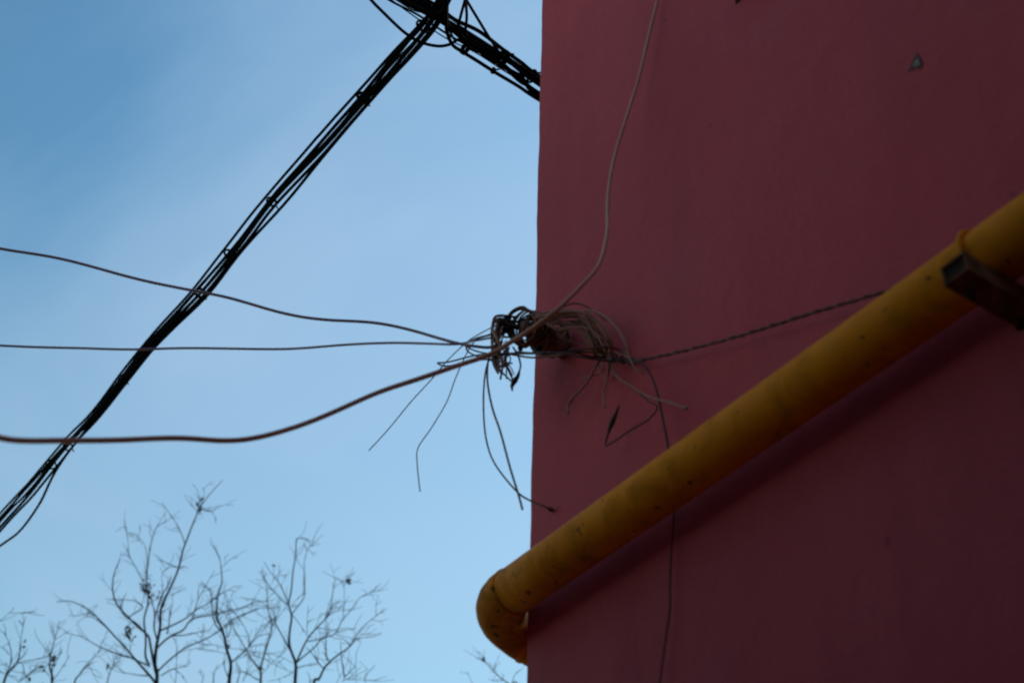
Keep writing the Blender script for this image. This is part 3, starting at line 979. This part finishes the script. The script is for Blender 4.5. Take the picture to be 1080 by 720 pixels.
T1_trunk = [(165, 722), (164, 700), (165, 683), (168, 665), (170, 643.5), (178.5, 622), (188, 598), (195, 573), (204.5, 549), (211, 535), (221, 521), (235, 506)]
T1 = [
    [(211, 537), (224, 538), (234, 533), (246, 532)], [(212, 534), (209, 526), (207, 517), (203, 510)], [(209, 540), (201, 530), (195, 521)], [(211, 536), (222, 540), (228, 549)], [(213, 532), (215, 522), (214, 514)],
    [(195, 573), (189, 558), (178.5, 540), (170, 529)], [(188, 598), (175, 593), (166, 589)], [(187, 600), (193, 597), (199, 599)],
    [(165, 711), (159, 683), (156, 671), (148, 662), (136, 650), (123.6, 637), (118, 622), (119, 607), (126, 590)],
    [(157, 700), (154, 690), (154, 671), (153, 653), (156, 637), (155, 616), (157, 588), (161, 567), (165, 555), (175, 550)],
    [(154, 620), (145, 601), (137, 587), (134, 567), (133, 556), (122, 560)], [(155, 610), (154, 592), (152, 576), (145, 566), (137, 561)],
    [(164, 720), (154, 708), (136, 686), (117.5, 666), (102, 650), (89, 639), (73, 633), (60, 634)], [(102, 650), (92, 647), (84, 648), (72, 649)], [(117, 666), (104, 654), (96, 650), (88, 650)],
    [(158, 702), (149, 698), (136, 693), (123, 689), (108, 683), (89, 671), (80, 669), (67, 667)],
    [(166, 708), (182, 692), (197, 683), (215, 674), (233, 663), (254, 651), (270, 641), (286, 640)],
    [(165, 684), (178.5, 671), (194, 663), (203, 653), (224, 648), (240, 645), (254, 642), (268, 635), (282, 634)],
    [(168, 665), (191, 653), (206, 643), (218, 637), (228, 631), (240, 622), (248, 624)], [(203, 653), (209, 631), (218, 616), (226, 601)],
    [(172, 640), (176, 628), (180, 620), (186, 619)], [(163, 660), (162, 646), (159, 631), (155, 622)], [(166, 675), (162, 660), (164, 645), (170, 632), (178, 615), (180, 606)],
    [(150, 663), (142, 655), (131, 650), (128, 640), (132, 630), (133, 625)], [(136, 650), (150, 640), (144, 633), (130, 632), (115, 631)], [(168, 655), (166, 640), (172, 622), (172, 605), (178, 598)],
    [(170, 712), (182, 706), (196, 702), (199, 700)], [(158, 712), (146, 712), (132, 709), (128, 706)], [(181, 670), (195, 668), (212, 666), (222, 664)], [(176, 668), (180, 650), (183, 635), (181, 625)],
    [(185, 720), (186, 700), (187, 685), (183, 672)], [(182, 704), (192, 712), (197, 720)],
]
tree('tallest bare tree, reaching up near the centre of the row', 19.0, T1_trunk, T1, [(155, 620, 3.6, 4.8, 70), (136, 668, 3.0, 5.0, 70), (211, 535, 1.6, 4.5, 24), (114, 701, .8, 1, 4), (168, 624, 4, 8, 10)], 21, M_BARK, .033)

T2_trunk = [(241, 722), (244, 700), (239, 684), (235, 664), (230, 651), (230, 629), (234, 613), (233, 598), (231.5, 587)]
T2 = [
    [(234, 598), (243, 589), (251, 587)], [(232, 626), (226, 632), (222, 618)], [(244, 698), (259, 685), (266, 676), (274, 669), (287, 667)], [(264, 678), (274, 664), (283, 657)],
    [(259, 686), (263, 678), (258, 662), (250, 649), (243, 638), (237, 624)], [(235, 664), (227, 650), (225.5, 637)], [(236, 668), (227, 658), (224, 640), (224, 625), (212, 612)],
    [(274, 693), (257, 686), (241, 684), (224, 679), (212, 682)], [(254, 685), (277, 689), (299, 693), (306, 698)], [(308, 709), (290, 700), (274, 693), (258, 690)], [(283, 718), (299, 713), (310, 706)],
    [(242, 690), (228, 686), (210, 683)], [(240, 672), (244, 660), (236, 645), (230, 640)], [(241, 715), (236, 700), (237, 690)], [(250, 720), (254, 708), (251, 700)], [(256, 718), (262, 705), (268, 697), (274, 690)],
    [(225, 720), (226, 708), (230, 700)], [(213, 720), (214, 710), (211, 706)], [(236, 660), (250, 650), (262, 646), (274, 641)], [(230, 645), (216, 646), (205, 649)],
]
tree('crooked dark bare tree just right of the tallest one', 18.0, T2_trunk, T2, [(240, 682, 1.4, 3, 14), (229, 650, 1.3, 2, 8)], 22, M_BARK, .030)

T2b_trunk = [(275, 722), (275, 707), (279, 689), (287, 662), (283, 642), (280, 615), (277, 607)]
T2b = [[(274, 705), (265, 693), (250, 667), (243, 649), (239, 633)], [(275, 705), (280, 680), (289, 664), (292, 652)], [(287, 660), (294, 648), (300, 640), (303, 634)], [(282, 640), (270, 632), (258, 632)], [(285, 655), (276, 660), (268, 672)], [(289, 660), (286, 650), (290, 640), (296, 632)], [(276, 718), (262, 711), (250, 705)], [(276, 709), (268, 700)], [(275, 712), (284, 700), (296, 690), (302, 682)]]
tree('slim pale brown bare tree between the crooked one and the forked one', 21.0, T2b_trunk, T2b, [(275, 706, 1, 2, 4)], 23, M_BARK, .024, 1.0, M_BARK2)

T3_trunk = [(311, 722), (312, 702), (308, 690), (305.5, 680), (305, 664), (307, 649), (304, 635.5), (307, 620), (311, 593), (312, 571), (315.5, 567), (325, 568)]
T3 = [
    [(305, 684), (299, 675), (289, 655), (291, 648), (296, 640)], [(308, 647), (320, 629), (321, 610), (321, 591), (325, 577), (331, 574)], [(303, 633), (294, 615), (286, 603), (279, 592)], [(304, 638), (292, 627), (284, 617), (277, 607)],
    [(307, 647), (317, 658), (325, 671)], [(312, 700), (323, 675), (334, 662), (344, 651), (349, 642), (352, 620), (354, 609)], [(345, 650), (357, 644), (365, 644), (374, 642)],
    [(313, 698), (317, 693), (334, 680), (339, 674), (352, 669), (361, 655), (370, 644), (381, 629), (394, 623), (400, 623)], [(361, 654), (361.5, 636), (362, 618), (365, 612), (374, 604)], [(362, 617), (357, 610), (355, 608)], [(365, 613), (372, 616)],
    [(354, 667), (364, 664), (374, 663)], [(354, 669), (370, 673), (381, 676)], [(324, 668), (323, 655), (325, 638)], [(325, 676), (340, 672), (350, 664), (360, 662)], [(334, 662), (342, 662), (352, 664)], [(311, 705), (322, 702), (337, 698)], [(344, 650), (352, 640), (360, 641)], [(323, 682), (330, 690), (339, 702)], [(343, 651), (347, 640), (356, 634)], [(307, 640), (314, 630), (322, 624)], [(292, 660), (288, 648), (296, 638)],
    [(298, 600), (292, 606), (288, 610)], [(294, 616), (288, 622), (282, 620)],
]
tree('bare tree forking low with two straight shoots at its top, right of the pale stem', 18.5, T3_trunk, T3, [(365.5, 613, 2.2, 2.2, 16), (289.5, 596.5, .6, .6, 5), (300, 606, 3, .8, 4)], 24, M_BARK, .028)

T4_trunk = [(330, 724), (336, 716), (343, 702), (355, 691), (370, 681), (379, 667), (390, 655), (399, 647)]
T4 = [[(380, 669), (390, 668.5), (402, 667)], [(345, 696), (343, 684), (344, 668), (343, 653)], [(341, 704), (334, 696), (328, 687)], [(363, 713), (361, 698), (359, 675)], [(362, 716), (369, 708), (375, 700)], [(361, 718), (374, 713), (388, 705)], [(366, 716), (380, 716), (398, 718)], [(376, 720), (375, 710), (375, 698)], [(370, 681), (362, 674), (352, 672), (345, 668)], [(348, 697), (343, 690), (345, 684)], [(327, 722), (326, 714), (324, 708)], [(355, 720), (360, 712), (366, 700), (368, 694)], [(386, 722), (384, 714), (390, 706), (396, 700)]]
tree('low leaning bare tree, rightmost of the row before the pipe', 17.0, T4_trunk, T4, [], 25, M_BARK, .022)

T0_trunk = [(3, 724), (8, 709), (17, 699), (21, 685), (23, 666)]
T0 = [[(17, 699), (32, 696), (45, 694), (53, 691)], [(-6, 657), (0, 653), (10, 646), (15, 640)], [(10, 646), (24, 646), (38, 645)], [(6, 712), (12, 698), (10, 680), (6, 670), (0, 663)], [(-4, 706), (10, 713), (19, 718)], [(18, 720), (22, 716), (32, 709), (44, 703)], [(22, 718), (30, 708), (37, 702), (38, 698)], [(23, 668), (24, 652), (23, 646)], [(10, 690), (2, 682), (-6, 684)], [(24, 700), (26, 712), (29, 722)], [(18, 698), (24, 692), (29, 683)], [(8, 700), (2, 702), (-4, 700)]]
tree('bare tree cut off by the left edge', 17.5, T0_trunk, T0, [(25.5, 677, .5, 1, 3), (25.5, 682, .5, .8, 3), (30, 716, 1.5, 1.5, 6)], 26, M_BARK, .020)
T0b_trunk = [(53, 724), (52, 703), (53.5, 689), (58, 673), (62.5, 653)]
T0b = [[(54, 717), (55.5, 702), (61, 695), (66, 684)], [(54, 719), (65, 705), (73.6, 691)], [(53, 692), (48, 684), (42, 677)], [(56, 701), (44, 698), (36, 702)], [(53, 693), (60, 690), (66, 687)], [(52, 712), (44, 705), (40, 708)]]
tree('small bare sapling with fanning shoots, second tree from the left', 18.5, T0b_trunk, T0b, [(57, 693, 1.6, 1.6, 12), (57, 701, .8, .8, 6), (46, 702, 1.2, 1.6, 8)], 27, M_BARK, .020)
T0c_trunk = [(78, 724), (84, 712), (90, 703), (99, 693), (108, 683)]
T0c = [[(92, 700), (97, 708), (104, 720)], [(88, 706), (96, 700), (98, 695)]]
tree('low bare sapling leaning right under the tallest tree', 20.5, T0c_trunk, T0c, [(113, 704, .6, .8, 4)], 28, M_BARK, .016)
T0d_trunk = [(113, 724), (116, 712), (119, 702), (123, 692)]
tree('short straight bare shoot left of the tallest trunk', 20.0, T0d_trunk, [[(116, 712), (112, 704), (114, 698)], [(119, 702), (124, 698)]], [], 29, M_BARK, .011)
T5_trunk = [(546, 726), (538, 721), (530, 715), (521, 707), (513, 699), (508, 693)]
T5 = [[(520, 707), (524, 703), (528, 698)], [(532, 717), (524, 718), (516, 716)], [(510, 697), (506, 694), (504, 695)], [(540, 722), (542, 712), (547, 706)], [(500, 724), (496, 716), (493, 708)]]
tree('thin bare twigs showing below the pipe bend beside the wall', 19.0, T5_trunk, T5, [(510, 695, 1, 1, 6)], 30, M_BARK, .014)

# ------------------------------------------------------------------ light
SUN_EL, SUN_AZ = R(38), R(60)           # azimuth clockwise from +Y
w = bpy.data.worlds.new('World')
scene.world = w
w.use_nodes = True
nt = w.node_tree
bg = nt.nodes['Background']
sky = nt.nodes.new('ShaderNodeTexSky')
sky.sky_type = 'NISHITA'
sky.sun_disc = False
sky.sun_elevation = SUN_EL
sky.sun_rotation = SUN_AZ
sky.altitude = 50
sky.air_density = 2.0
sky.dust_density = 1.0
sky.ozone_density = 2.0
# a little more contrast and a clear-day tint, then thin streaks of high haze
gm = nt.nodes.new('ShaderNodeGamma')
gm.inputs['Gamma'].default_value = 1.6
nt.links.new(sky.outputs['Color'], gm.inputs['Color'])
c = mix(nt, 1.0, gm.outputs['Color'], (0.515, 0.652, 0.609), 'MULTIPLY')
tc = nt.nodes.new('ShaderNodeTexCoord')
mp_ = nt.nodes.new('ShaderNodeMapping')
mp_.inputs['Location'].default_value = (4.58, 7.01, 4.69)
mp_.inputs['Rotation'].default_value = (0.3, 0.5, 0.2)
mp_.inputs['Scale'].default_value = (1.0, 2.2, 1.6)
nt.links.new(tc.outputs['Generated'], mp_.inputs['Vector'])
cl = noise_tex(nt, 1.3, 6, 0.5, mp_.outputs['Vector'], 0.5)
cm = ramp(nt, cl.outputs['Fac'], [(0.36, (0, 0, 0)), (0.76, (0.66, 0.66, 0.66))]).outputs['Color']
c = mix(nt, cm, c, (4.7, 6.45, 8.5))
nt.links.new(c, bg.inputs['Color'])
bg.inputs['Strength'].default_value = 0.10

sun_d = bpy.data.lights.new('sun', 'SUN')
sun_d.energy = 2.0
sun_d.angle = R(0.5)
sun_d.color = (1.0, 0.93, 0.82)
sun = bpy.data.objects.new('sun', sun_d)
col.objects.link(sun)
sd = Vector((math.sin(SUN_AZ) * math.cos(SUN_EL), math.cos(SUN_AZ) * math.cos(SUN_EL), math.sin(SUN_EL)))
sun.rotation_euler = sd.to_track_quat('Z', 'Y').to_euler()

scene.view_settings.view_transform = 'Standard'
scene.view_settings.look = 'None'
scene.view_settings.exposure = 0
scene.render.engine = 'CYCLES'
scene.cycles.filter_width = 2.1
